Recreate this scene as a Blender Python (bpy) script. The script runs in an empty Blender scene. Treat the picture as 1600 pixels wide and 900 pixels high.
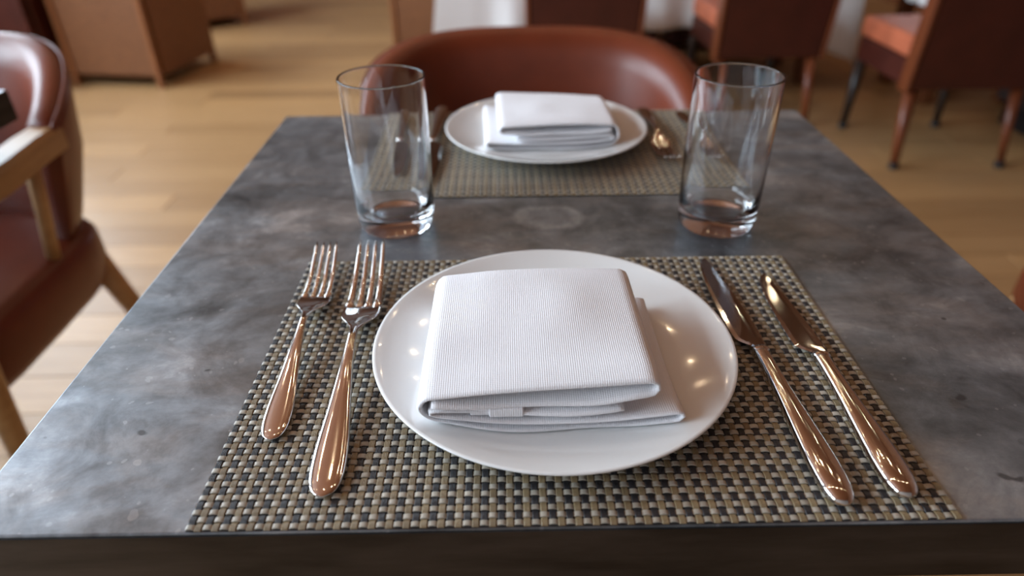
import bpy, math, random
from mathutils import Vector, Matrix
random.seed(7)
D = bpy.data
SC = bpy.context.scene
COL = SC.collection
PI = math.pi

# ------------------------------------------------------------------ camera
cam_d = D.cameras.new('camera'); cam = D.objects.new('camera', cam_d); COL.objects.link(cam)
SC.camera = cam
pitch, yaw, roll = 0.5708, 0.0080, -0.0100
CP = Vector((-0.03032, -0.20953, 1.01813))
fwd = Vector((math.sin(yaw)*math.cos(pitch), math.cos(yaw)*math.cos(pitch), -math.sin(pitch)))
rgt = Vector((math.cos(yaw), -math.sin(yaw), 0)); up = rgt.cross(fwd)
r2 = rgt*math.cos(roll) + up*math.sin(roll); u2 = -rgt*math.sin(roll) + up*math.cos(roll)
M3 = Matrix((r2, u2, -fwd)).transposed()
cam.matrix_world = Matrix.Translation(CP) @ M3.to_4x4()
cam_d.sensor_width = 36.0; cam_d.lens = 1063.54/1600*36
cam_d.clip_start = 0.01; cam_d.clip_end = 60
cam_d.dof.use_dof = True; cam_d.dof.focus_distance = 0.385; cam_d.dof.aperture_fstop = 4.2

# ------------------------------------------------------------------ world, lights, exposure
SC.view_settings.view_transform = 'Standard'; SC.view_settings.look = 'None'
SC.view_settings.exposure = 0.05; SC.view_settings.gamma = 1.0
SC.view_settings.use_curve_mapping = False
w = D.worlds.new('sky'); SC.world = w; w.use_nodes = True
w.node_tree.nodes['Background'].inputs[0].default_value = (0.62, 0.78, 1.0, 1)
w.node_tree.nodes['Background'].inputs[1].default_value = 1.0

X0, X1, Y0, Y1, ZC = -3.5, 3.0, -2.6, 7.4, 4.0       # room extents
WIN_Y = [(-2.1, -0.5), (-0.2, 1.4), (1.7, 3.3), (3.6, 5.2)]
WZ0, WZ1 = 0.60, 3.75
DAY = 205.0
for (a, b) in WIN_Y:                                   # daylight standing in each window opening
    ld = D.lights.new('window_daylight', 'AREA'); ld.shape = 'RECTANGLE'
    ld.size = (b-a); ld.size_y = WZ1-WZ0
    ld.energy = DAY; ld.color = (0.74, 0.88, 1.0)
    lo = D.objects.new('window_daylight', ld); COL.objects.link(lo)
    lo.location = (X0-0.16, (a+b)/2, (WZ0+WZ1)/2)
    lo.rotation_euler = (0, -PI/2, 0)                  # shines towards +x

# ------------------------------------------------------------------ helpers
def nt(name):
    m = D.materials.new(name); m.use_nodes = True
    n = m.node_tree
    return m, n, n.nodes['Principled BSDF']
def N(t, typ, **kw):
    n = t.nodes.new(typ)
    for k, v in kw.items(): setattr(n, k, v)
    return n
def inp(n, **kw):
    for k, v in kw.items(): n.inputs[k.replace('_', ' ')].default_value = v
def ramp(t, fac, stops):
    r = N(t, 'ShaderNodeValToRGB'); e = r.color_ramp.elements
    while len(e) < len(stops): e.new(0.5)
    for i, (p, c) in enumerate(stops):
        e[i].position = p; e[i].color = (c[0], c[1], c[2], 1) if len(c) == 3 else c
    t.links.new(fac, r.inputs[0]); return r.outputs[0]
def noise(t, vec, scale, detail=4, rough=.55, dist=0.0):
    n = N(t, 'ShaderNodeTexNoise'); inp(n, Scale=scale, Detail=detail, Roughness=rough, Distortion=dist)
    if vec is not None: t.links.new(vec, n.inputs['Vector'])
    return n.outputs['Fac']
def mapping(t, scale=(1,1,1), coord='Object', loc=(0,0,0), rot=(0,0,0)):
    c = N(t, 'ShaderNodeTexCoord'); m = N(t, 'ShaderNodeMapping')
    m.inputs['Scale'].default_value = scale; m.inputs['Location'].default_value = loc; m.inputs['Rotation'].default_value = rot
    t.links.new(c.outputs[coord], m.inputs[0]); return m.outputs[0]
def mixc(t, fac, a, b, mode='MIX'):
    m = N(t, 'ShaderNodeMix', data_type='RGBA', blend_type=mode)
    for s, v in ((0, fac), (6, a), (7, b)):
        if isinstance(v, (int, float)): m.inputs[s].default_value = v
        elif isinstance(v, tuple): m.inputs[s].default_value = (*v, 1)
        else: t.links.new(v, m.inputs[s])
    return m.outputs[2]
def math_(t, op, a, b=None, c=None):
    m = N(t, 'ShaderNodeMath', operation=op)
    for i, v in enumerate((a, b, c)):
        if v is None: continue
        if isinstance(v, (int, float)): m.inputs[i].default_value = v
        else: t.links.new(v, m.inputs[i])
    return m.outputs[0]
def bump(t, bsdf, h, strength=.2, dist=.002):
    b = N(t, 'ShaderNodeBump'); b.inputs['Strength'].default_value = strength; b.inputs['Distance'].default_value = dist
    t.links.new(h, b.inputs['Height']); t.links.new(b.outputs[0], bsdf.inputs['Normal'])
def simple(name, col, rough=.5, metal=0.0, coat=0.0, spec=.5, var=0.0, nscale=20, bmp=0.0, stretch=(1,1,1)):
    m, t, b = nt(name)
    inp(b, Roughness=rough, Metallic=metal); b.inputs['Coat Weight'].default_value = coat
    b.inputs['Specular IOR Level'].default_value = spec
    v = mapping(t, stretch); f = noise(t, v, nscale)
    c2 = tuple(max(0, x*(1-var)) for x in col); c1 = tuple(min(1, x*(1+var)) for x in col)
    t.links.new(ramp(t, f, [(.3, c2), (.7, c1)]), b.inputs['Base Color'])
    if bmp: bump(t, b, f, bmp)
    return m
MESHES = {}
def link(name, me, parent=None, mat=None):
    if mat is not None and not me.materials: me.materials.append(mat)
    o = D.objects.new(name, me); COL.objects.link(o)
    if parent is not None: o.parent = parent
    return o
def mk(name, verts, faces, mat, parent=None, smooth=True, sharp=None):
    me = D.meshes.new(name); me.from_pydata([tuple(v) for v in verts], [], faces); me.update()
    if smooth: me.shade_smooth()
    if smooth and sharp: me.set_sharp_from_angle(angle=math.radians(sharp))
    return link(name, me, parent, mat)
def empty(name, loc=(0,0,0), rz=0.0):
    o = D.objects.new(name, None); COL.objects.link(o); o.location = loc; o.rotation_euler = (0,0,rz)
    o.empty_display_size = .05
    return o
def tag(o, label, cat, group=None):
    o['label'] = label; o['category'] = cat
    if group: o['group'] = group
    return o
def struct(o, label=None):
    o['kind'] = 'structure'
    if label: o['label'] = label
    return o
def copy_tree(o, parent=None):
    c = o.copy(); COL.objects.link(c); c.parent = parent
    for ch in [x for x in o.children]: copy_tree(ch, c)
    return c
def bevbox(name, x0, x1, y0, y1, z0, z1, mat, parent=None, bev=.004, seg=2, taper=None, flat=False):
    import bmesh
    bm = bmesh.new(); bmesh.ops.create_cube(bm, size=1)
    for v in bm.verts:
        v.co = Vector((x0+(v.co.x+.5)*(x1-x0), y0+(v.co.y+.5)*(y1-y0), z0+(v.co.z+.5)*(z1-z0)))
    if taper:                                         # taper(v) moves a corner
        for v in bm.verts: v.co = Vector(taper(v.co))
    if bev: bmesh.ops.bevel(bm, geom=bm.edges[:], offset=bev, segments=seg, profile=.5, affect='EDGES')
    me = D.meshes.new(name); bm.to_mesh(me); bm.free()
    if flat or not bev: return link(name, me, parent, mat)
    me.shade_smooth()
    o = link(name, me, parent, mat); wn = o.modifiers.new('weighted', 'WEIGHTED_NORMAL'); wn.weight = 100
    return o
def lathe(name, prof, mat, parent=None, seg=96, closed=False):
    V, F = [], []
    rows = []
    for (r, z) in prof:
        if r < 1e-6: rows.append([len(V)]); V.append((0, 0, z))
        else:
            rows.append([len(V)+k for k in range(seg)])
            V += [(r*math.cos(2*PI*k/seg), r*math.sin(2*PI*k/seg), z) for k in range(seg)]
    n = len(rows)
    for i in range(n if closed else n-1):
        a, b = rows[i], rows[(i+1) % n]
        for k in range(seg):
            k2 = (k+1) % seg
            if len(a) == 1 and len(b) == 1: continue
            if len(a) == 1: F.append((a[0], b[k2], b[k]))
            elif len(b) == 1: F.append((a[k], a[k2], b[0]))
            else: F.append((a[k], a[k2], b[k2], b[k]))
    return mk(name, V, F, mat, parent)
def sweep(name, rings, mat, parent=None, caps=3, smooth=True, sharp=None, close=True):
    n = len(rings[0]); V = [p for r in rings for p in r]; F = []
    for i in range(len(rings)-1):
        for k in range(n if close else n-1):
            k2 = (k+1) % n
            F.append((i*n+k, i*n+k2, (i+1)*n+k2, (i+1)*n+k))
    if caps & 1: F.append(tuple(range(n))[::-1])
    if caps & 2: F.append(tuple((len(rings)-1)*n+k for k in range(n)))
    return mk(name, V, F, mat, parent, smooth, sharp)
def tube(name, pts, rad, mat, parent=None, n=10, flat=(1,1)):
    pts = [Vector(p) for p in pts]; rings = []
    for i, p in enumerate(pts):
        d = (pts[min(i+1, len(pts)-1)] - pts[max(i-1, 0)]).normalized()
        a = d.cross(Vector((0,0,1)))
        if a.length < 1e-4: a = Vector((1,0,0))
        a.normalize(); b = a.cross(d)
        r = rad[i] if isinstance(rad, (list, tuple)) else rad
        rings.append([p + a*r*flat[0]*math.cos(2*PI*k/n) + b*r*flat[1]*math.sin(2*PI*k/n) for k in range(n)])
    return sweep(name, rings, mat, parent)
def lerp(a, b, t): return a+(b-a)*t
def interp(tab, x):
    if x <= tab[0][0]: return tab[0][1]
    for (a, va), (b, vb) in zip(tab, tab[1:]):
        if x <= b:
            t = (x-a)/(b-a); t = t*t*(3-2*t)
            return va+(vb-va)*t
    return tab[-1][1]
def cat(tab, x):                                       # Catmull-Rom through a table
    n = len(tab)
    if x <= tab[0][0]: return tab[0][1]
    if x >= tab[-1][0]: return tab[-1][1]
    for i in range(n-1):
        if x <= tab[i+1][0]:
            x0, y0 = tab[i]; x1, y1 = tab[i+1]
            m0 = (tab[i+1][1]-tab[max(i-1,0)][1])/(tab[i+1][0]-tab[max(i-1,0)][0])
            m1 = (tab[min(i+2,n-1)][1]-tab[i][1])/(tab[min(i+2,n-1)][0]-tab[i][0])
            h = x1-x0; t = (x-x0)/h
            return (2*t**3-3*t**2+1)*y0+(t**3-2*t**2+t)*h*m0+(-2*t**3+3*t**2)*y1+(t**3-t**2)*h*m1

# ------------------------------------------------------------------ materials
# zinc table top: mottled patina with pale spots and dark stains
def zinc_mat():
    m, t, b = nt('zinc')
    v = mapping(t)
    vs = mapping(t, (1.0, 2.2, 1))
    big = noise(t, vs, 6, 6, .6, .4); mid = noise(t, v, 22, 6, .65, .8); fine = noise(t, v, 90, 5, .7, .3)
    s = math_(t, 'ADD', math_(t, 'MULTIPLY', big, .5), math_(t, 'ADD', math_(t, 'MULTIPLY', mid, .35), math_(t, 'MULTIPLY', fine, .15)))
    base = ramp(t, s, [(.36, (.085,.095,.106)), (.46, (.175,.195,.217)), (.54, (.262,.290,.323)), (.64, (.45,.49,.535))])
    vo = N(t, 'ShaderNodeTexVoronoi', feature='F1'); inp(vo, Scale=70.0, Randomness=1.0)
    wob = N(t, 'ShaderNodeVectorMath', operation='ADD'); t.links.new(v, wob.inputs[0])
    nz = N(t, 'ShaderNodeTexNoise'); inp(nz, Scale=35.0, Detail=3.0); t.links.new(v, nz.inputs['Vector'])
    sc = N(t, 'ShaderNodeVectorMath', operation='SCALE'); sc.inputs['Scale'].default_value = .02; t.links.new(nz.outputs['Color'], sc.inputs[0])
    t.links.new(sc.outputs[0], wob.inputs[1]); t.links.new(wob.outputs[0], vo.inputs['Vector'])
    sep = N(t, 'ShaderNodeSeparateColor'); t.links.new(vo.outputs['Color'], sep.inputs[0])
    size = math_(t, 'MULTIPLY', math_(t, 'MAXIMUM', math_(t, 'SUBTRACT', sep.outputs[0], .72), 0.0), .9)
    spot = math_(t, 'LESS_THAN', vo.outputs['Distance'], size)
    lightdark = math_(t, 'GREATER_THAN', sep.outputs[1], .22)
    c1 = mixc(t, math_(t, 'MULTIPLY', math_(t, 'MULTIPLY', spot, lightdark), .14), base, (.66,.68,.70))
    c2 = mixc(t, math_(t, 'MULTIPLY', math_(t, 'MULTIPLY', spot, math_(t, 'SUBTRACT', 1.0, lightdark)), .25), c1, (.07,.07,.075))
    # brown-tinged tarnish clouds, a scatter of fine pale flecks, one pale rubbed ring and a few dark drips
    cl = ramp(t, noise(t, vs, 9, 5, .6, .6), [(.47, (0,)*3), (.62, (1,)*3)])
    c3 = mixc(t, math_(t, 'MULTIPLY', cl, .7), c2, mixc(t, 1.0, c2, (1.10,.97,.88), 'MULTIPLY'))
    vf = N(t, 'ShaderNodeTexVoronoi', feature='F1'); inp(vf, Scale=190.0, Randomness=1.0); t.links.new(wob.outputs[0], vf.inputs['Vector'])
    sf = N(t, 'ShaderNodeSeparateColor'); t.links.new(vf.outputs['Color'], sf.inputs[0])
    fl_ = math_(t, 'LESS_THAN', vf.outputs['Distance'], math_(t, 'MULTIPLY', math_(t, 'MAXIMUM', math_(t, 'SUBTRACT', sf.outputs[0], .80), 0.0), 1.6))
    c4 = mixc(t, math_(t, 'MULTIPLY', fl_, .16), c3, (.66,.69,.72))
    sx = N(t, 'ShaderNodeSeparateXYZ'); t.links.new(wob.outputs[0], sx.inputs[0])
    def blob(cx, cy, rx, ry):
        dx = math_(t, 'DIVIDE', math_(t, 'SUBTRACT', sx.outputs[0], cx+.01), rx); dy = math_(t, 'DIVIDE', math_(t, 'SUBTRACT', sx.outputs[1], cy+.01), ry)
        return math_(t, 'SQRT', math_(t, 'ADD', math_(t, 'MULTIPLY', dx, dx), math_(t, 'MULTIPLY', dy, dy)))
    ox_, oy_ = -.01405, -.29925
    ring = ramp(t, blob(.006+ox_, .322+oy_, .034, .026), [(.0, (.30,)*3), (.55, (.30,)*3), (.82, (1,)*3), (1.0, (0,)*3)])
    c5 = mixc(t, math_(t, 'MULTIPLY', math_(t, 'MULTIPLY', ring, fine), .75), c4, (.62,.66,.70))
    last = c5
    for (bx_, by_, rx_, ry_) in ((.230,.085,.0018,.0016), (.221,.027,.0026,.0016), (.227,.0255,.0022,.0014), (.265,.160,.0012,.0012), (-.232,.066,.0022,.0009), (-.215,.118,.0013,.0007)):
        m_ = ramp(t, blob(bx_+ox_, by_+oy_, rx_*2, ry_*2), [(.5, (.7,)*3), (1.0, (0,)*3)])
        last = mixc(t, m_, last, (.05,.05,.053))
    t.links.new(last, b.inputs['Base Color'])
    inp(b, Metallic=.70)
    rr = ramp(t, math_(t, 'ADD', math_(t, 'MULTIPLY', mid, .6), math_(t, 'MULTIPLY', fine, .4)), [(.3, (.27,)*3), (.7, (.46,)*3)])
    t.links.new(rr, b.inputs['Roughness'])
    bump(t, b, math_(t, 'ADD', mid, math_(t, 'MULTIPLY', fine, .5)), .10, .0006)
    return m
M = {}
M['zinc'] = zinc_mat()
M['zinc_reflect'] = simple('zinc_dark_reflection', (.048,.045,.046), .40, .75, var=.45, nscale=14, bmp=.05, stretch=(1,1,5))  # dark base colour stands in for what the table edge reflects
M['steel'] = simple('polished_steel', (.72,.70,.68), .075, 1.0, var=.03, nscale=60)
M['blade'] = simple('blade_steel', (.42,.42,.43), .075, 1.0, var=.03, nscale=60, stretch=(1,6,1))
M['porcelain'] = simple('porcelain', (.82,.825,.815), .09, 0, coat=.5, var=.01)
def cloth_mat(name, col, sc=1700):
    m, t, b = nt(name); inp(b, Roughness=.9); b.inputs['Specular IOR Level'].default_value = .15
    b.inputs['Sheen Weight'].default_value = .15
    v = mapping(t)
    a = N(t, 'ShaderNodeTexWave', wave_type='BANDS', bands_direction='X'); inp(a, Scale=sc/6.283, Distortion=.8, Detail=2.0); t.links.new(v, a.inputs['Vector'])
    c = N(t, 'ShaderNodeTexWave', wave_type='BANDS', bands_direction='Y'); inp(c, Scale=sc/6.283, Distortion=.8, Detail=2.0); t.links.new(v, c.inputs['Vector'])
    soft = noise(t, v, 45, 4)
    h = math_(t, 'ADD', math_(t, 'ADD', a.outputs['Fac'], c.outputs['Fac']), math_(t, 'MULTIPLY', soft, 2.5))
    t.links.new(ramp(t, soft, [(.3, tuple(x*.985 for x in col)), (.7, col)]), b.inputs['Base Color'])
    bump(t, b, h, .22, .0005)
    return m
M['napkin'] = cloth_mat('napkin_cotton', (.83,.82,.845))
M['tablecloth'] = cloth_mat('tablecloth_cotton', (.78,.77,.77), 900)
def leather(name, col, rough=.36):
    m, t, b = nt(name); inp(b, Roughness=rough); b.inputs['Coat Weight'].default_value = .15; b.inputs['Coat Roughness'].default_value = .25; b.inputs['Specular IOR Level'].default_value = .4
    v = mapping(t); f = noise(t, v, 9, 5); g = noise(t, v, 260, 4)
    t.links.new(ramp(t, f, [(.3, tuple(x*.78 for x in col)), (.7, tuple(x*1.15 for x in col))]), b.inputs['Base Color'])
    bump(t, b, math_(t, 'ADD', g, math_(t, 'MULTIPLY', f, .6)), .12, .001)
    return m
M['leather'] = leather('cognac_leather', (.150,.027,.0095))
M['leather_dark'] = leather('oxblood_leather', (.062,.012,.007), .45)
M['leather_seat'] = leather('salmon_leather', (.50,.135,.065), .45)
M['piping'] = leather('leather_piping', (.15,.030,.012), .30)
def wood(name, c0, c1, rough=.4, sc=(1,1,1), coat=.2):
    m, t, b = nt(name); inp(b, Roughness=rough); b.inputs['Coat Weight'].default_value = coat; b.inputs['Coat Roughness'].default_value = .3
    oi = N(t, 'ShaderNodeObjectInfo')
    v0 = mapping(t, sc); add = N(t, 'ShaderNodeVectorMath', operation='ADD'); t.links.new(v0, add.inputs[0])
    cx = N(t, 'ShaderNodeCombineXYZ'); t.links.new(math_(t, 'MULTIPLY', oi.outputs['Random'], 37.0), cx.inputs[0]); t.links.new(math_(t, 'MULTIPLY', oi.outputs['Random'], 11.0), cx.inputs[1])
    t.links.new(cx.outputs[0], add.inputs[1]); v = add.outputs[0]
    g = noise(t, v, 6, 6, .6, .6); f = noise(t, v, 30, 5, .6)
    s = math_(t, 'ADD', math_(t, 'MULTIPLY', g, .7), math_(t, 'MULTIPLY', f, .3))
    c = ramp(t, s, [(.32, c0), (.66, c1)])
    tone = ramp(t, oi.outputs['Random'], [(0, (.78,.75,.72)), (.5, (.95,.95,.95)), (1, (1.10,1.09,1.06))])
    t.links.new(mixc(t, 1.0, c, tone, 'MULTIPLY'), b.inputs['Base Color'])
    bump(t, b, s, .08, .001)
    return m
M['floor'] = wood('oak_planks', (.36,.20,.082), (.46,.27,.122), .42, (.8, 9, 1), .2)
M['floor_base'] = simple('floor_joint', (.16,.085,.035), .6)
M['oak'] = wood('pale_oak', (.42,.24,.10), (.60,.38,.18), .38, (5, 1, 5))
M['walnut'] = wood('walnut_wood', (.13,.042,.015), (.26,.085,.03), .38, (6, 6, 1))
M['cherry'] = wood('cherry_wood', (.13,.030,.010), (.21,.055,.017), .38, (6, 6, 1))
M['panelwood'] = wood('wall_panel_wood', (.10,.036,.015), (.17,.062,.025), .42, (7, 7, .7))
M['ceilingwood'] = wood('ceiling_wood', (.20,.070,.028), (.27,.100,.041), .5, (8, .7, 1))
M['plaster_dim'] = simple('grey_plaster', (.36,.32,.29), .85, var=.05, bmp=.05)
M['plaster'] = simple('warm_plaster', (.62,.50,.40), .85, var=.05, bmp=.05)
M['black'] = simple('black_iron', (.02,.02,.022), .4, .4, var=.2)
M['rubber'] = simple('black_rubber', (.012,.012,.012), .7)
M['fabric_dark'] = simple('charcoal_upholstery', (.05,.035,.035), .85, var=.2, nscale=80, bmp=.1)
M['leg_shade'] = wood('shaded_leg_wood', (.014,.008,.006), (.03,.017,.012), .4, (6, 6, 1))  # shade under the chairs painted into the front legs as near-black wood
M['brass'] = simple('brass', (.75,.52,.25), .25, 1.0, var=.05)
def wicker():
    m, t, b = nt('wicker'); inp(b, Roughness=.55)
    v = mapping(t)
    br = N(t, 'ShaderNodeTexBrick'); inp(br, Scale=1.0); br.inputs['Brick Width'].default_value = .026; br.inputs['Row Height'].default_value = .008
    br.inputs['Mortar Size'].default_value = .0016; br.inputs['Mortar Smooth'].default_value = .8
    sw = N(t, 'ShaderNodeSeparateXYZ'); t.links.new(v, sw.inputs[0]); cx = N(t, 'ShaderNodeCombineXYZ')
    t.links.new(math_(t, 'ADD', sw.outputs[0], sw.outputs[1]), cx.inputs[0]); t.links.new(sw.outputs[2], cx.inputs[1])
    t.links.new(cx.outputs[0], br.inputs['Vector'])
    br.inputs['Color1'].default_value = (.27,.105,.036,1); br.inputs['Color2'].default_value = (.20,.074,.025,1); br.inputs['Mortar'].default_value = (.09,.033,.012,1)
    t.links.new(br.outputs['Color'], b.inputs['Base Color'])
    bump(t, b, br.outputs['Fac'], -.5, .003)
    return m
M['wicker'] = wicker()
M['wickerpost'] = wood('post_wood', (.20,.072,.024), (.29,.105,.036), .4, (6, 6, 1))
def glass_mat():
    m, t, b = nt('clear_glass'); inp(b, Roughness=0.0, IOR=1.48); b.inputs['Transmission Weight'].default_value = 1.0
    v = mapping(t); f = noise(t, v, 40)
    t.links.new(ramp(t, f, [(.3, (.985,.99,.995)), (.7, (.99,.995,1.0))]), b.inputs['Base Color'])
    return m
M['glass'] = glass_mat()
def pane_mat():
    m, t, b = nt('window_pane'); t.nodes.remove(b)
    out = t.nodes['Material Output']; tr = N(t, 'ShaderNodeBsdfTransparent'); gl = N(t, 'ShaderNodeBsdfGlossy'); gl.inputs['Roughness'].default_value = .02
    mx = N(t, 'ShaderNodeMixShader'); mx.inputs[0].default_value = .06
    t.links.new(tr.outputs[0], mx.inputs[1]); t.links.new(gl.outputs[0], mx.inputs[2]); t.links.new(mx.outputs[0], out.inputs[0])
    return m
M['pane'] = pane_mat()
def strap_mat(name, c, rough=.42):
    m, t, b = nt(name); inp(b, Roughness=rough)
    oi = N(t, 'ShaderNodeObjectInfo'); v = mapping(t)
    f = noise(t, v, 120, 3)
    col = ramp(t, f, [(.3, tuple(x*.8 for x in c)), (.7, tuple(x*1.18 for x in c))])
    tone = ramp(t, oi.outputs['Random'], [(0, (.80,.78,.76)), (1, (1.12,1.12,1.12))])
    t.links.new(mixc(t, 1.0, col, tone, 'MULTIPLY'), b.inputs['Base Color'])
    return m
M['strap_black'] = strap_mat('vinyl_black', (.022,.022,.026), .40)
M['strap_tan'] = strap_mat('vinyl_tan', (.25,.185,.10))
M['strap_beige'] = strap_mat('vinyl_beige', (.43,.395,.33), .36)
def emit(name, col, s):
    m, t, b = nt(name); inp(b, Roughness=.5)
    b.inputs['Emission Color'].default_value = (*col, 1); b.inputs['Emission Strength'].default_value = s
    t.links.new(ramp(t, noise(t, mapping(t), 5), [(0, (.9,.9,.9)), (1, (1,1,1))]), b.inputs['Base Color'])
    return m
M['lamp'] = emit('lamp_glow', (1.0,.76,.48), 230.0)

# ------------------------------------------------------------------ room shell
TH = .16
fl = struct(bevbox('floor', X0, X1, Y0, Y1, -.10, -.012, M['floor_base'], bev=0))
pl_me = None
PW, PL = .125, 1.65
def plank_mesh(L):
    o = bevbox('plank', 0, L-.002, 0, PW-.002, -.012, 0.0, M['floor'], bev=.0012, seg=1, flat=True)
    me = o.data; D.objects.remove(o); return me
pm = plank_mesh(PL); cuts = {}
row = 0; y = Y0
while y < Y1-.01:
    x = X0 - random.choice([0, .33, .66, 1.0, 1.3])
    while x < X1:
        a, b = max(x, X0), min(x+PL, X1)
        if b-a > .02:
            if abs(b-a-PL) < 1e-6: me = pm
            else:
                k = round(b-a, 3)
                if k not in cuts: cuts[k] = plank_mesh(k)
                me = cuts[k]
            p = link('plank', me, fl); p.location = (a, y, 0)
        x += PL
    y += PW; row += 1
struct(bevbox('ceiling', X0-TH, X1+TH, Y0-TH, Y1+TH, ZC, ZC+.12, M['ceilingwood'], bev=0))
struct(bevbox('wall_right', X1, X1+TH, Y0-TH, Y1+TH, -.1, ZC, M['panelwood'], bev=0))
struct(bevbox('wall_back', X0-TH, X1, Y1, Y1+TH, -.1, ZC, M['panelwood'], bev=0))
struct(bevbox('wall_front', X0-TH, X1, Y0-TH, Y0, -.1, ZC, M['plaster_dim'], bev=0))
# left wall with window openings
def merged(name, boxes, mat, parent=None):
    V, F = [], []
    for (a0,a1,b0,b1,c0,c1) in boxes:
        n = len(V)
        V += [(x,y,z) for x in (a0,a1) for y in (b0,b1) for z in (c0,c1)]
        F += [tuple(n+i for i in f) for f in ((0,1,3,2),(4,6,7,5),(0,4,5,1),(2,3,7,6),(0,2,6,4),(1,5,7,3))]
    return mk(name, V, F, mat, parent, smooth=False)
bx = [(X0-TH, X0, Y0, Y1, -.1, WZ0), (X0-TH, X0, Y0, Y1, WZ1, ZC)]
e = [Y0]+[v for ab in WIN_Y for v in ab]+[Y1]
for i in range(0, len(e), 2): bx.append((X0-TH, X0, e[i], e[i+1], WZ0, WZ1))
struct(merged('wall_left', bx, M['plaster']))
for i, (a, b) in enumerate(WIN_Y):
    wr = struct(empty('window_%d' % (i+1), (X0-.08, (a+b)/2, WZ0)))
    hw = (b-a)/2; H = WZ1-WZ0
    for (n, q) in (('frame_jamb', (-.03,.03,-hw,-hw+.05,0,H)), ('frame_jamb', (-.03,.03,hw-.05,hw,0,H)), ('frame_rail', (-.03,.03,-hw+.05,hw-.05,0,.05)),
                   ('frame_rail', (-.03,.03,-hw+.05,hw-.05,H-.05,H)), ('mullion', (-.02,.02,-.02,.02,.05,H-.05))):
        bevbox(n, *q, M['walnut'], wr, bev=.003, seg=1)
    for s in (-1, 1):
        ya, yb = (-hw+.05, -.02) if s < 0 else (.02, hw-.05)
        bevbox('pane', -.003, .003, ya, yb, .05, H-.05, M['pane'], wr, bev=0)
    bevbox('sill', .06, .16, -hw-.04, hw+.04, -.035, -.001, M['walnut'], wr, bev=.004)
for nm, q in (('baseboard_left', (X0, X0+.015, Y0, Y1, 0, .1)), ('baseboard_right', (X1-.015, X1, Y0, Y1, 0, .1)), ('baseboard_back', (X0+.015, X1-.015, Y1-.015, Y1, 0, .1))):
    struct(bevbox(nm, *q, M['walnut'], bev=.003))

# ceiling downlights
def downlight():
    r = empty('ceiling_downlight')
    lathe('trim_ring', [(.040,0), (.056,0), (.058,-.003), (.056,-.008), (.044,-.010), (.040,-.006)], M['brass'], r, seg=32, closed=True)
    lathe('lamp', [(0,-.006), (.010,-.006), (.018,-.003), (.019,0)], M['lamp'], r, seg=24)
    lathe('reflector', [(.0195,-.001), (.030,-.003), (.040,-.001)], M['brass'], r, seg=24)
    return r
tag(downlight0 := downlight(), 'small round warm downlight with brass trim in the wooden ceiling', 'lamp', 'ceiling downlights')
k = 0
for yy in (1.5, 2.5, 3.5, 4.5, 5.6):
    for xx in (-2.6, -1.75, -.9, -.05, .8, 1.65, 2.5):
        o = downlight0 if k == 0 else copy_tree(downlight0)
        o.location = (xx, yy, ZC); k += 1

# ------------------------------------------------------------------ the zinc table
T = .75
TX0, TX1, TY0, TY1 = -.2955, .3236, -.0012, .6007
def reflection_bands(p):                                    # added zinc strips round the sides, dark reflection put into their colour
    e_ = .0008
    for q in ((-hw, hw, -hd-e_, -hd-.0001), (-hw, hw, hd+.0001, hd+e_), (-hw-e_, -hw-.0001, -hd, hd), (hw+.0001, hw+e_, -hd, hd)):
        bevbox('edge_band', *q, T-.041, T-.0014, M['zinc_reflect'], p, bev=.0003, seg=1)
table = tag(empty('dining_table', ((TX0+TX1)/2, (TY0+TY1)/2, 0)), 'square grey zinc-topped dining table laid for two in the foreground', 'table')
hw, hd = (TX1-TX0)/2, (TY1-TY0)/2
bevbox('table_top', -hw, hw, -hd, hd, T-.041, T, M['zinc'], table, bev=.0014, seg=3)
reflection_bands(table)
bevbox('sub_frame', -hw+.06, hw-.06, -hd+.06, hd-.06, T-.065, T-.041, M['black'], table, bev=.003)
lathe('column', [(0,.02), (.036,.02), (.036,T-.065), (0,T-.065)], M['black'], table, seg=32)
lathe('base', [(0,0), (.21,0), (.215,.006), (.21,.012), (.06,.024), (.04,.034), (0,.034)], M['black'], table, seg=48)

# neighbouring table on the left, only its far corner in view
nt_ = tag(empty('dining_table', (-.71-hw, .727-hd, 0)), 'neighbouring dining table whose dark corner shows at the left edge', 'table')
bevbox('table_top', -hw, hw, -hd, hd, T-.041, T, M['zinc'], nt_, bev=.0014, seg=3)
reflection_bands(nt_)
bevbox('sub_frame', -hw+.06, hw-.06, -hd+.06, hd-.06, T-.065, T-.041, M['black'], nt_, bev=.003)
lathe('column', [(0,.02), (.036,.02), (.036,T-.065), (0,T-.065)], M['black'], nt_, seg=32).location = (0, -.07, 0)
lathe('base', [(0,0), (.21,0), (.215,.006), (.21,.012), (.06,.024), (.04,.034), (0,.034)], M['black'], nt_, seg=48).location = (0, -.07, 0)

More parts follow.
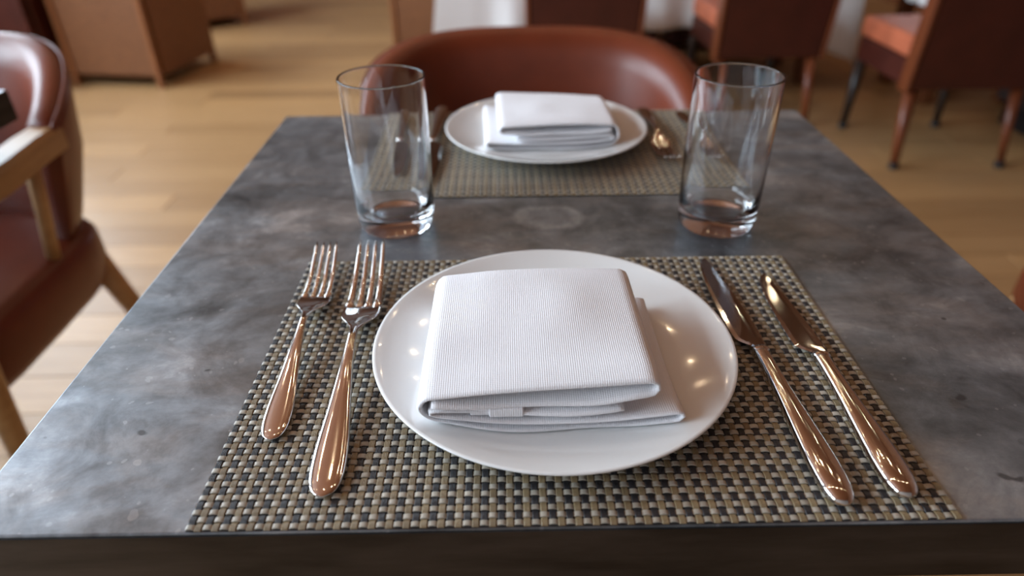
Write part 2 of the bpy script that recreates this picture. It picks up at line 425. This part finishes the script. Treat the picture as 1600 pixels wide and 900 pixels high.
# ------------------------------------------------------------------ woven placemats
MW, MD = .367, .2486
NC, NR = 90, 57
CPX, RPY = MW/NC, MD/NR
MT = .0017                                             # mat thickness
def strap_mesh(name, length, pitch, ncross, width, phase, ridges, mat):
    # runs along local +y, over the odd or the even crossings; ridged strands across
    prof = []
    nr = ridges*4
    for i in range(nr+1):
        u = i/nr; xx = (u-.5)*width
        edge = min(1.0, min(u, 1-u)*8)
        prof.append((xx, .00016*abs(math.sin(PI*ridges*u))**.6 + .00022*edge))
    prof += [(width/2, -.00018), (-width/2, -.00018)]
    rings = []; per = 6
    for i in range(ncross*per+1):
        yv = i/per*pitch
        s = math.cos(PI*(yv/pitch-.5-phase))          # +1 on top
        s = math.copysign(abs(s)**.55, s)
        z = MT*.5 + s*.00048
        rings.append([(px, yv, z+pz) for (px, pz) in prof])
    me = sweep(name, rings, mat, None, 3, True, 55)
    m = me.data; D.objects.remove(me); return m
warp_black = strap_mesh('strap', MD, RPY, NR, CPX*.80, 1, 4, M['strap_black'])
warp_tan = strap_mesh('strap', MD, RPY, NR, CPX*.80, 0, 4, M['strap_tan'])
weft_a = strap_mesh('strap', MW, CPX, NC, RPY*.70, 0, 3, M['strap_beige'])
weft_b = strap_mesh('strap', MW, CPX, NC, RPY*.70, 1, 3, M['strap_beige'])
def placemat(label, cx, y0, rz=0.0, rows=NR):
    r = tag(empty('placemat', (cx, y0+MD/2, T), rz), label, 'placemat', 'woven placemats')
    for i in range(NC):
        black = (i % 2 == 0)
        o = link('warp_strap', warp_black if black else warp_tan, r); o.location = (-MW/2+(i+.5)*CPX, -MD/2, 0)
    for j in range(NR):
        # bottom row lies over the black columns (even i), so phase 0 is on top at even crossings
        o = link('weft_strap', weft_a if j % 2 == 0 else weft_b, r); o.location = (-MW/2, -MD/2+(j+.5)*RPY, 0)
        o.rotation_euler = (0, 0, -PI/2); 
    return r
# the weft runs along local +y of its mesh; turned by -90 degrees it runs along +x
pm1 = placemat('brown and black woven placemat under the near plate', 0.0, -.0008)
pm2 = placemat('brown and black woven placemat under the far plate', .0138, .363)
pm2.scale = (1, .965, 1); pm2.location.y = .363+MD*.965/2
ZM = T+MT+.0002                                        # resting height on a mat

# ------------------------------------------------------------------ plates
PR, PH = .1088, .0165
def plate(label, x, y):
    prof = [(0,.0032), (.050,.0032), (.052,0), (.056,0), (.058,.0032), (.075,.0050), (.092,.0098), (.1035,.0140), (PR-.0006,PH-.0012), (PR,PH-.0004),
            (PR-.0005,PH+.0003), (PR-.0022,PH), (.1020,.0148), (.092,.0118), (.078,.0078), (.066,.0062), (.055,.0058), (.03,.0056), (0,.0056)]
    o = lathe('dinner_plate', prof, M['porcelain'], seg=160); o.location = (x, y, ZM)
    return tag(o, label, 'plate', 'white coupe plates')
plate('round white porcelain plate on the near placemat', -.0030, .1229)
plate('round white porcelain plate on the far placemat', .0138, .5080)

# ------------------------------------------------------------------ folded napkins
PZ = [(0,.0056), (.055,.0058), (.066,.0062), (.078,.0078), (.092,.0118), (.102,.0148), (.11,.0165)]
def napkin(label, x, y, rz, ox, oy, zs=1.0):
    # a book fold: the spine on the left, two double slabs opening on the right
    zb, zt = .0024, .0262                              # centre heights of lowest and highest ply
    path = []                                          # (x, z) centre line of a thick ply
    def arc(cx, cz, r, rz_, a0, a1, n):
        for i in range(n+1):
            a = lerp(a0, a1, i/n); path.append((cx+r*math.cos(a), cz+rz_*math.sin(a)))
    path += [(-.063,.0222), (-.044,.0208), (-.02,.0200), (0,.0198), (.02,.0202), (.040,.0222)]
    arc(.0490, .0262, .0040, .0036, -PI/2, PI/2, 8)
    path += [(.035,.0302), (.01,.0304), (-.015,.0306), (-.035,.0302), (-.050,.0290)]
    arc(-.0625, .0150, .0072, .0128, PI/2, 3*PI/2, 14)
    path += [(-.045,.0021), (-.02,.0020), (.01,.0020), (.040,.0020), (.058,.0024)]
    arc(.0635, .0056, .0035, .0034, -PI/2, PI/2, 8)
    path += [(.048,.0092), (.02,.0088), (-.01,.0086), (-.035,.0090), (-.054,.0096)]
    arc(-.0612, .0128, .0030, .0030, -PI/2, -3*PI/2, 6)
    path += [(-.050,.0158), (-.02,.0146), (.01,.0144), (.036,.0150)]
    th = .0027
    # resample
    pts = [Vector((a, b)) for a, b in path]
    L = [0]
    for a, b in zip(pts, pts[1:]): L.append(L[-1]+(b-a).length)
    tx = [(l, p.x) for l, p in zip(L, pts)]; tz = [(l, p.y) for l, p in zip(L, pts)]
    n = 190
    cl = [Vector((cat(tx, L[-1]*i/n), cat(tz, L[-1]*i/n))) for i in range(n+1)]
    nor = []
    for i in range(n+1):
        d = (cl[min(i+1,n)]-cl[max(i-1,0)]).normalized(); nor.append(Vector((-d.y, d.x)))
    ys = []
    Dp = .0565                                          # half depth
    for (t_, w_) in ((0,.12),(.0004,.55),(.0011,.86),(.0022,1.0)): ys.append((-Dp+t_, w_))
    for i in range(1, 26): ys.append((-Dp+.0022+(2*Dp-.0044)*i/26, 1.0))
    for (t_, w_) in ((.0022,1.0),(.0011,.86),(.0004,.55),(0,.12)): ys.append((Dp-t_, w_))
    rings = []
    for (yy, wf) in ys:
        ring = []
        u = (yy+Dp)/(2*Dp)
        def place(c, q, side, i):
            s = i/n
            px, pz = q.x, q.y*(1.0 if q.y < .012 else 1+.17*min(1, (q.y-.012)/.012))
            # the sides lean: wider at the front, soft waves in depth, sagging edges
            px *= 1.0 + .014*(.5-u)
            top = max(0.0, min(1.0, (c.y-.012)/.012))
            wave = .0004*math.sin(2.2*c.x/.05+3*u)*math.sin(PI*u) + .0003*math.sin(25*c.x+2+5*u)
            pz += wave*(.25+.75*top)
            pz += top*.0016*math.exp(-((c.x-.012)/.018)**2-((u-.62)/.22)**2) - top*.0010*math.exp(-((c.x+.03)/.02)**2-((u-.35)/.2)**2)
            pz -= top*.0022*max(0, abs(u-.5)-.40)/.10 * (1 if u < .5 else 1.0)
            if c.x > 0: pz -= .0012*top*(c.x/.05)*(u)
            kf = max(0, min(1, (.45-u)/.45)); kl = max(0, min(1, (.045-c.x)/.115))
            pz *= (1-.24*kf*kf*(3-2*kf)*kl)*zs
            # slight skew of each slab
            yv = yy + .0016*math.sin(30*c.x+4*s*6)*(1 if u < .5 else -.6) + top*.0012*(c.x/.05)
            lift = cat(PZ, math.hypot(px-ox, yv-oy))-.0056
            return (px, yv, max(.0004, pz)+lift*(1-.75*max(0, min(1, (c.y-.004)/.024))))
        for i in range(n+1):
            q = cl[i]+nor[i]*th*.5*wf; ring.append(place(cl[i], q, 1, i))
        for i in range(n, -1, -1):
            q = cl[i]-nor[i]*th*.5*wf; ring.append(place(cl[i], q, -1, i))
        rings.append(ring)
    m = 2*(n+1)
    V = [p for r in rings for p in r]; F = []
    for i in range(len(rings)-1):
        for k in range(m):
            k2 = (k+1) % m; F.append((i*m+k, i*m+k2, (i+1)*m+k2, (i+1)*m+k))
    for base in (0, (len(rings)-1)*m):                 # close the ply ends front and back as quads across the ply
        for i in range(n):
            q = (base+i, base+i+1, base+2*n-i, base+2*n+1-i)
            F.append(q[::-1] if base == 0 else q)
    r = tag(empty('napkin', (x, y, ZM+.0058), rz), label, 'napkin', 'folded napkins')
    mk('folded_cloth', V, F, M['napkin'], r)
    # hemmed inner corner showing in the front opening
    for (a, b, hh, yo) in ((-.044, -.028, .0098, .0018), (-.034, -.016, .0102, .0002)):
        bevbox('hem', a, b, -Dp+yo, -Dp+.03, .0165-.0042, .0165+.0016, M['napkin'], r, bev=.0008)
    return r
napkin('white cotton napkin folded into a pad on the near plate', -.0068, .1085, 0.0, .0045, .0144)
nk2 = napkin('white cotton napkin folded into a pad on the far plate', .0150, .513, PI+.03, .0012, .005, .80); nk2.location.z += .0004

# ------------------------------------------------------------------ tumblers
def tumbler(label, x, y, tilt=0):
    H = .1255; rb = .0315; rt = .0333
    prof = [(0,.0012), (.024,.0010), (.0262,.0004), (.0272,0), (.0290,.0006), (.0305,.0030), (.0318,.0085), (.0327,.022), (.0333,.06), (.0333,.10), (rt,H-.004), (rt,H-.0016), (rt,H-.0008), (rt-.0001,H-.0004), (rt-.0004,H-.0001),
            (rt-.0009,H), (rt-.0013,H-.0001), (rt-.0016,H-.0004), (rt-.0017,H-.0008), (rt-.0017,H-.0016), (rt-.0017,H-.004), (rt-.0017,.10), (.0316,.06), (.0312,.045), (.0304,.030), (.0286,.0205), (.0250,.0150), (.019,.0128), (.01,.0121), (0,.0120)]
    o = lathe('tumbler', prof, M['glass'], seg=128); o.location = (x, y, T+.0002)
    return tag(o, label, 'glass', 'clear highball tumblers')
tumbler('empty clear glass tumbler left, behind the two forks', -.1240, .3127)
tumbler('empty clear glass tumbler right, behind the two knives', .1471, .3061)

# ------------------------------------------------------------------ cutlery
def ell(cx, y, zc, hw, ht, hb, n=20, p=1.0):
    r = []
    for k in range(n):
        a = 2*PI*k/n; c, s = math.cos(a), math.sin(a)
        r.append((cx+hw*math.copysign(abs(c)**p, c), y, zc+(ht if s > 0 else hb)*math.copysign(abs(s)**p, s)))
    return r
def fork(label, x, y, rz, L, wide, grp, mirror=False):
    r = tag(empty('fork', (x, y, ZM), rz), label, 'fork', grp)
    s = L/.235
    ywid = [(0,.0004), (.0012,.0034), (.004,.0062), (.010,.0084), (.020,.0092), (.035,.0088), (.060,.0066), (.085,.0046), (.105,.0033), (.118,.0029), (.128,.0034), (.136,.0058), (.143,.0094), (.150,wide*.98), (.158,wide*1.0), (.166,wide*.99)]
    yz = [(0,.0022), (.02,.0026), (.05,.0050), (.085,.0095), (.118,.0125), (.130,.0112), (.142,.0070), (.155,.0032), (.166,.0020), (.180,.0022), (.200,.0058), (.220,.0118), (.235,.0175)]
    yt = [(0,.0003), (.002,.0011), (.01,.0018), (.06,.0020), (.105,.0021), (.125,.0018), (.14,.0013), (.166,.0011)]
    def st(yv):
        hw = cat(ywid, yv); ht = cat(yt, yv)
        conc = max(0, min(1, (yv-.132)/.02))
        ring = []
        n = 28
        for k in range(n):
            a = 2*PI*k/n; c, sn = math.cos(a), math.sin(a)
            xx = hw*math.copysign(abs(c)**.8, c)
            dish = conc*.0022*(xx/max(hw,1e-5))**2
            crown = (1-conc)
            zz = cat(yz, yv) + dish + (ht if sn > 0 else ht*.8)*math.copysign(abs(sn)**(.9), sn)
            ring.append((xx*s, yv*s, zz*s))
        return ring
    hs = [0, .0005, .0012, .0025, .004, .007, .010, .015, .02, .03, .04, .05, .06, .07, .08, .09, .10, .108, .115, .120]
    sweep('handle', [st(v) for v in hs], M['steel'], r, caps=1)
    sweep('head', [st(v) for v in (.120, .124, .128, .132, .136, .140, .143, .147, .152, .158, .163, .166)], M['steel'], r, caps=2)
    tw0 = wide*2/4*.5
    for k in range(4):
        cx0 = wide*(-.75+.5*k); rings = []
        for j in range(13):
            u = j/12; yv = .1645+(.235-.1645)*u
            cx = cx0*(1-.10*u)*1.0
            hw = lerp(wide*.235, wide*.165, min(1, u*4)) if u < .25 else lerp(wide*.165, wide*.095, (u-.25)/.75)
            if j == 12: hw *= .5
            t2 = lerp(.0011, .0009, u)*(1 if j < 12 else .5)
            dish = .0022*(cx0/wide)**2*(1-.5*u)
            rings.append([(p[0]*s, p[1]*s, p[2]*s) for p in ell(cx, yv, cat(yz, yv)+dish, hw, t2, t2, 12, .75)])
        sweep('tine', rings, M['steel'], r)
    return r
fork('long dinner fork beside the near white plate', -.1222, .0155, math.radians(2.6), .232, .0130, 'forks')
fork('shorter salad fork leftmost on the near placemat', -.1585, .0550, math.radians(2.8), .196, .0132, 'forks')
fork('fork just right of the far plate', .1370, .6050, PI-.02, .190, .0132, 'forks')
fork('outer fork at the far right seen through the right tumbler', .1790, .5900, PI-.02, .175, .0132, 'forks')

def knife(label, x, y, rz, L, grp, bl=.112):
    r = tag(empty('table_knife', (x, y, ZM), rz), label, 'knife', grp)
    hl = L-bl                                          # handle length
    wid = [(0,.0006), (.012,.0040), (.04,.0062), (.10,.0078), (.22,.0083), (.40,.0073), (.65,.0055), (.88,.0045), (.96,.0045), (1.0,.0048)]
    thk = [(0,.0005), (.012,.0022), (.05,.0036), (.2,.0043), (.5,.0040), (.8,.0034), (1.0,.0031)]
    rings = []
    for u in (0, .004, .012, .025, .045, .07, .10, .15, .22, .30, .40, .50, .60, .70, .80, .88, .93, .96, .98, 1.0):
        h = cat(thk, u)
        rings.append(ell(0, u*hl, .0046, cat(wid, u), h, h, 28, .92))
    hdl = sweep('handle', rings, M['steel'], r)
    bo = [ell(0, hl*.965+i*.0008, .0046, .0049+.0004*math.sin(PI*i/4), .0036, .0036, 24, .85) for i in range(5)]
    sweep('bolster_ring', bo, M['steel'], hdl)
    # blade: cutting edge on the left with a step at the heel, spine nearly straight on the right
    left = [(0,-.0030), (.02,-.0032), (.045,-.0052), (.075,-.0096), (.11,-.0118), (.20,-.0125), (.45,-.0126), (.65,-.0121), (.82,-.0106), (.92,-.0086), (.975,-.0062), (1.0,-.0030)]
    right = [(0,.0034), (.05,.0046), (.15,.0050), (.40,.0042), (.65,.0022), (.82,.0000), (.92,-.0008), (.975,-.0016), (1.0,-.0028)]
    rr = []
    for u in (0, .01, .02, .035, .05, .065, .08, .10, .12, .16, .22, .3, .4, .5, .6, .7, .78, .85, .9, .94, .965, .985, 1.0):
        l, q = cat(left, u), cat(right, u); yv = hl-.001+u*(bl+.001)
        t2 = lerp(.0011, .0006, u)
        z0 = lerp(.0046, .0026, min(1, u*1.1))
        m_ = lerp(l, q, .55)
        rr.append([(l, yv, z0-.0002), (lerp(l, q, .13), yv, z0+t2*.80), (lerp(l, q, .35), yv, z0+t2*.88), (lerp(l, q, .62), yv, z0+t2*.96), (lerp(l, q, .93), yv, z0+t2), (q, yv, z0+t2*.7), (q, yv, z0-t2*.8), (m_, yv, z0-t2), (lerp(l, m_, .4), yv, z0-t2*.6)])
    sweep('blade', rr, M['blade'], r, sharp=16)
    return r
knife('long dinner knife lying beside the near white plate', .1283, .0035, math.radians(1.1), .236, 'knives', .115)
knife('shorter knife at the right end of the near placemat', .1605, .0075, math.radians(-.3), .208, 'knives', .098)
knife('knife just left of the far plate', -.1060, .6070, PI-.02, .225, 'knives', .110)
knife('outer knife at the far left seen through the left tumbler', -.1430, .5950, PI+.02, .200, 'knives', .098)

# ------------------------------------------------------------------ barrel chairs
def barrel_chair():
    r = empty('barrel_chair')
    # local: sitter faces -y; origin on the floor under the seat centre
    def plan(t, off):                                  # t from -1 to 1 round the back
        a = t*PI/2*1.04
        ex = .62
        c, s_ = math.cos(a), math.sin(a)
        x = (.262+off)*math.copysign(abs(s_)**.80, s_)
        y = .085 + (.175+off)*math.copysign(abs(c)**.80, c) + (.02 if c < 0 else 0)
        return x, y
    def topz(t):
        a = abs(t); return .762 - .100*a**3.2
    rings = []
    n = 44
    for i in range(n+1):
        t = -1+2*i/n
        tz = topz(t); zb = .40
        lean = lambda z: .05*(z-.45)/.32*max(0, math.cos(t*PI/2))
        ring = []
        # section from the inside bottom, over the rolled top, down the outside
        sec = [(-.075, zb), (-.050, .50), (-.036, .60), (-.034, tz-.05), (-.029, tz-.025), (-.020, tz-.009), (-.008, tz-.001), (.004, tz), (.016, tz-.004), (.022, tz-.012), (.023, tz-.03), (.014, .60), (-.012, .50), (-.045, zb)]
        for (off, z) in sec:
            z = min(z, tz)
            x, y = plan(t, off)
            ring.append((x, y+lean(z), z))
        rings.append(ring)
    back = sweep('backrest', rings, M['leather'], r)
    tube('piping', [Vector((plan(-1+2*i/n, .021)[0], plan(-1+2*i/n, .021)[1]+.05*(topz(-1+2*i/n)-.462)/.32*max(0, math.cos((-1+2*i/n)*PI/2)), topz(-1+2*i/n)-.009)) for i in range(n+1)], .0042, M['piping'], back, n=8)
    # seat cushion: a rounded pad
    nx = 40; rings = []
    prof = [(.86,.352), (.955,.356), (.985,.372), (1.0,.405), (.995,.445), (.965,.459), (.90,.466), (.70,.470), (.40,.473), (.10,.474)]
    for (k, z) in prof:
        ring = []
        for i in range(nx):
            a = 2*PI*i/nx; c, s_ = math.cos(a), math.sin(a)
            x = .262*k*math.copysign(abs(c)**.45, c); y = -.03 + .255*k*math.copysign(abs(s_)**.45, s_)
            ring.append((x, y, z))
        rings.append(ring)
    sweep('seat', rings, M['leather'], r)
    bevbox('seat_rail', -.20, .20, -.23, .18, .315, .354, M['walnut'], r, bev=.006)
    for s_ in (-1, 1):
        pts = [(s_*.262, .105, .644), (s_*.268, .04, .646), (s_*.270, -.06, .641), (s_*.262, -.16, .636), (s_*.245, -.225, .633)]
        rr = []
        for i, p in enumerate(pts):
            hw_, hz = [.024,.025,.026,.024,.018][i], .019
            rr.append([(p[0]-hw_, p[1], p[2]-hz), (p[0]-hw_, p[1], p[2]+hz*.6), (p[0]-hw_*.7, p[1], p[2]+hz), (p[0]+hw_*.7, p[1], p[2]+hz), (p[0]+hw_, p[1], p[2]+hz*.6), (p[0]+hw_, p[1], p[2]-hz)])
        sweep('armrest', rr, M['oak'], r, sharp=40)
        tube('arm_post', [(s_*.262, .045, .640), (s_*.252, .038, .55), (s_*.238, .035, .455)], [.012,.011,.012], M['oak'], r, n=8)
        tube('leg', [(s_*.262, -.19, .632), (s_*.262, -.205, .45), (s_*.250, -.225, .0)], [.015,.019,.012], M['oak'], r, n=10)
        tube('leg', [(s_*.225, .15, .40), (s_*.242, .21, .20), (s_*.258, .275, .0)], [.022,.019,.012], M['oak'], r, n=10)
    return r
bc = barrel_chair(); bc.location = (.012, .72, 0)
tag(bc, 'brown leather barrel chair facing the far side of the zinc table', 'chair', 'leather barrel chairs')
c2 = copy_tree(bc); c2.location = (-1.015, .735, 0); c2.rotation_euler.z = math.radians(0)
tag(c2, 'brown leather barrel chair with pale wooden arm at the left edge', 'chair', 'leather barrel chairs')
c3 = copy_tree(bc); c3.location = (1.032, .54, 0)
tag(c3, 'leather barrel chair just peeking in at the right edge', 'chair', 'leather barrel chairs')

# ------------------------------------------------------------------ box-back leather chairs round the clothed table
def parsons(seatmat, backmat, legmat):
    r = empty('side_chair')
    # local: sitter faces +y, back plane at y=0, origin on the floor under the middle of the back
    bevbox('backrest', -.215, .215, 0, .055, .285, .90, backmat, r, bev=.010, taper=lambda c: (c.x*(1+.06*(c.z-.285)/.6), c.y-.07*(c.z-.285)/.6, c.z))
    bevbox('seat_box', -.205, .205, .058, .46, .285, .375, backmat, r, bev=.008)
    bevbox('seat_cushion', -.208, .208, .060, .47, .377, .455, seatmat, r, bev=.018, seg=3)
    for s_ in (-1, 1):
        bevbox('stile', s_*.2225-.0075, s_*.2225+.0075, -.004, .059, .28, .90, legmat, r, bev=.003, taper=lambda c: (c.x*(1+.06*(c.z-.28)/.6), c.y-.07*(c.z-.28)/.6, c.z))
        for (yy, dy) in ((.03, -.05), (.43, .0)):
            g = tube('leg', [(s_*.192, yy, .287), (s_*.196, yy+dy*.5, .14), (s_*.200, yy+dy, .022)], [.026,.022,.016], legmat if yy < .1 else M['leg_shade'], r, n=4)
            lathe('foot_glide', [(0,0), (.016,0), (.018,.004), (.018,.022), (0,.022)], M['rubber'], g, seg=16).location = (s_*.200, yy+dy, 0)
    return r
p0 = parsons(M['leather_seat'], M['leather_dark'], M['cherry']); p0.location = (.29, 2.62, 0)
tag(p0, 'dark red box-back chair directly behind the barrel chair, back to the camera', 'chair', 'box-back leather chairs')
def pc(label, x, y, rz):
    o = copy_tree(p0); o.location = (x, y, 0); o.rotation_euler.z = math.radians(rz); tag(o, label, 'chair', 'box-back leather chairs'); return o
pc('box-back chair behind the right tumbler, at the clothed table', 1.065, 2.66, 2)
pc('large dark box-back chair with salmon seat, nearest on the right', 1.625, 2.19, 0)

# ------------------------------------------------------------------ clothed tables
def clothed_table(name_label, cloth_label, x0, x1, y0, y1, seed, hem=.36, drops=(.36,.36,.16,.2)):
    rnd = random.Random(seed)
    cx, cy = (x0+x1)/2, (y0+y1)/2
    t = tag(empty('banquet_table', (cx, cy, 0)), name_label, 'table')
    bevbox('table_top', x0-cx+.02, x1-cx-.02, y0-cy+.02, y1-cy-.02, .705, .738, M['walnut'], t, bev=.004)
    for sx in (-1, 1):
        for sy in (-1, 1):
            px, py = sx*((x1-x0)/2-.14), sy*((y1-y0)/2-.14)
            bevbox('leg', px-.03, px+.03, py-.03, py+.03, 0, .706, M['walnut'], t, bev=.004)
    # cloth: flat top and a wavy skirt that hangs lower at the corners
    W, Dp = (x1-x0)/2, (y1-y0)/2; rc = .03
    per = []
    def seg(ax, ay, bx_, by_, n):
        for i in range(n): u = i/n; per.append((lerp(ax,bx_,u), lerp(ay,by_,u)))
    n = 46
    seg(-W,-Dp, W,-Dp, n); seg(W,-Dp, W,Dp, n); seg(W,Dp, -W,Dp, n); seg(-W,Dp, -W,-Dp, n)
    P = len(per); V, F = [], []
    levels = [0, .02, .06, .12, .22, .34, .5, .66, .82, .93, 1.0]
    corners = {0: drops[0], n: drops[1], 2*n: drops[2], 3*n: drops[3]}
    ph = [rnd.uniform(0, 6.28) for _ in range(6)]
    for li, l in enumerate(levels):
        for i, (px, py) in enumerate(per):
            side = i//n; u = (i % n)/n
            nx_, ny_ = [(0,-1),(1,0),(0,1),(-1,0)][side]
            dc = min((min(abs(i-c), P-abs(i-c)), v) for c, v in corners.items())
            d = dc[0]/n
            low = hem + (dc[1]-hem)*max(0, 1-d/.20)**1.2
            if d < .16:                                # the corner swings outwards
                ox = math.copysign(1, px)*.5; oy = math.copysign(1, py)*.5; k = max(0, 1-d/.16)
                nx_, ny_ = lerp(nx_, ox, k), lerp(ny_, oy, k)
            z = .742 - (.742-low)*l
            a = l**1.2
            wv = .018*math.sin(2*PI*u*6+ph[side])+.011*math.sin(2*PI*u*11+ph[(side+2) % 6])
            fold = .05*max(0, 1-d/.10)
            out = .006 + a*(.025+wv+fold) if l > 0 else 0
            V.append((px+nx_*out, py+ny_*out, z+ (.004*math.sin(u*17+ph[4]) if l == 1 else 0)))
    for li in range(len(levels)-1):
        for i in range(P):
            j = (i+1) % P; F.append((li*P+i, (li+1)*P+i, (li+1)*P+j, li*P+j))
    F.append(tuple(range(P)))
    o = mk('tablecloth', V, F, M['tablecloth'], None, sharp=60); o.location = (cx, cy, 0)
    sol = o.modifiers.new('thickness', 'SOLIDIFY'); sol.thickness = .0015; sol.offset = 1
    tag(o, cloth_label, 'tablecloth', 'white tablecloths')
clothed_table('long table hidden under the white cloth behind the barrel chair', 'white cloth hanging from the long table behind the barrel chair', -.31, 1.635, 3.18, 3.82, 3, hem=.30, drops=(.28,.13,.2,.2))
clothed_table('table under a white cloth at the top right corner', 'white cloth showing at the top edge above the salmon seat', 1.80, 2.45, 2.80, 3.45, 5, hem=.45, drops=(.43,.43,.43,.43))

# ------------------------------------------------------------------ wicker armchair
def box_armchair(name, label, x, y, rz, pm, post, cush):
    wk = tag(empty(name, (x, y, 0), math.radians(rz)), label, 'armchair')
    bevbox('back_panel', -.225, .225, 0, .045, .055, .80, pm, wk, bev=.012)
    for s_ in (-1, 1):
        bevbox('arm_panel', s_*.228-.022, s_*.228+.022, .048, .56, .055, .62, pm, wk, bev=.012)
        bevbox('corner_post', s_*.238-.014, s_*.238+.014, -.012, .016, 0, .80, post, wk, bev=.004)
        bevbox('leg', s_*.228-.016, s_*.228+.016, .53, .562, 0, .054, post, wk, bev=.003)
    bevbox('seat_base', -.204, .204, .048, .55, .055, .33, pm, wk, bev=.010)
    bevbox('seat_cushion', -.202, .202, .05, .55, .332, .43, cush, wk, bev=.025, seg=3)
    return wk
wk = box_armchair('wicker_armchair', 'boxy tan wicker armchair standing at the upper left', -2.035, 3.37, -9, M['wicker'], M['wickerpost'], M['fabric_dark'])
dk = box_armchair('leather_armchair', 'very dark red armchair behind the left barrel chair, beside the wicker armchair', -2.60, 3.36, -9, M['leather_dark'], M['leather_dark'], M['leather_dark'])
dk2 = copy_tree(dk); dk2.location = (.62, 4.50, 0); dk2.rotation_euler.z = PI  # this armchair and the next are added to keep the gap under the cloth dark
tag(dk2, 'dark armchair added to darken the view under the clothed table, left one', 'armchair')
dk3 = copy_tree(dk); dk3.location = (1.20, 4.50, 0); dk3.rotation_euler.z = PI
tag(dk3, 'dark armchair added to darken the view under the clothed table, right one', 'armchair')
wk3 = copy_tree(wk); wk3.location = (-2.05, 4.75, 0); wk3.rotation_euler.z = math.radians(35)
tag(wk3, 'small distant armchair beyond the big wicker armchair', 'armchair')
wk2 = copy_tree(wk); wk2.location = (-.43, 3.96, 0); wk2.rotation_euler.z = 0
tag(wk2, 'tan wicker armchair partly hidden behind the white tablecloth', 'armchair')

# ------------------------------------------------------------------ banquette along the right wall
bq = tag(empty('banquette', (X1-.45, 3.6, 0)), 'dark upholstered banquette along the wall at the far right', 'bench')
bevbox('plinth', -.42, .42, -1.75, -.93, 0, .10, M['black'], bq, bev=.004)
bevbox('seat_base', -.45, .43, -1.8, -.90, .101, .34, M['fabric_dark'], bq, bev=.012)
bevbox('seat_pad', -.46, .25, -1.8, -.90, .342, .46, M['leather_dark'], bq, bev=.03, seg=3)
bevbox('back_pad', .25, .43, -1.8, -.90, .342, .95, M['leather_dark'], bq, bev=.03, seg=3)
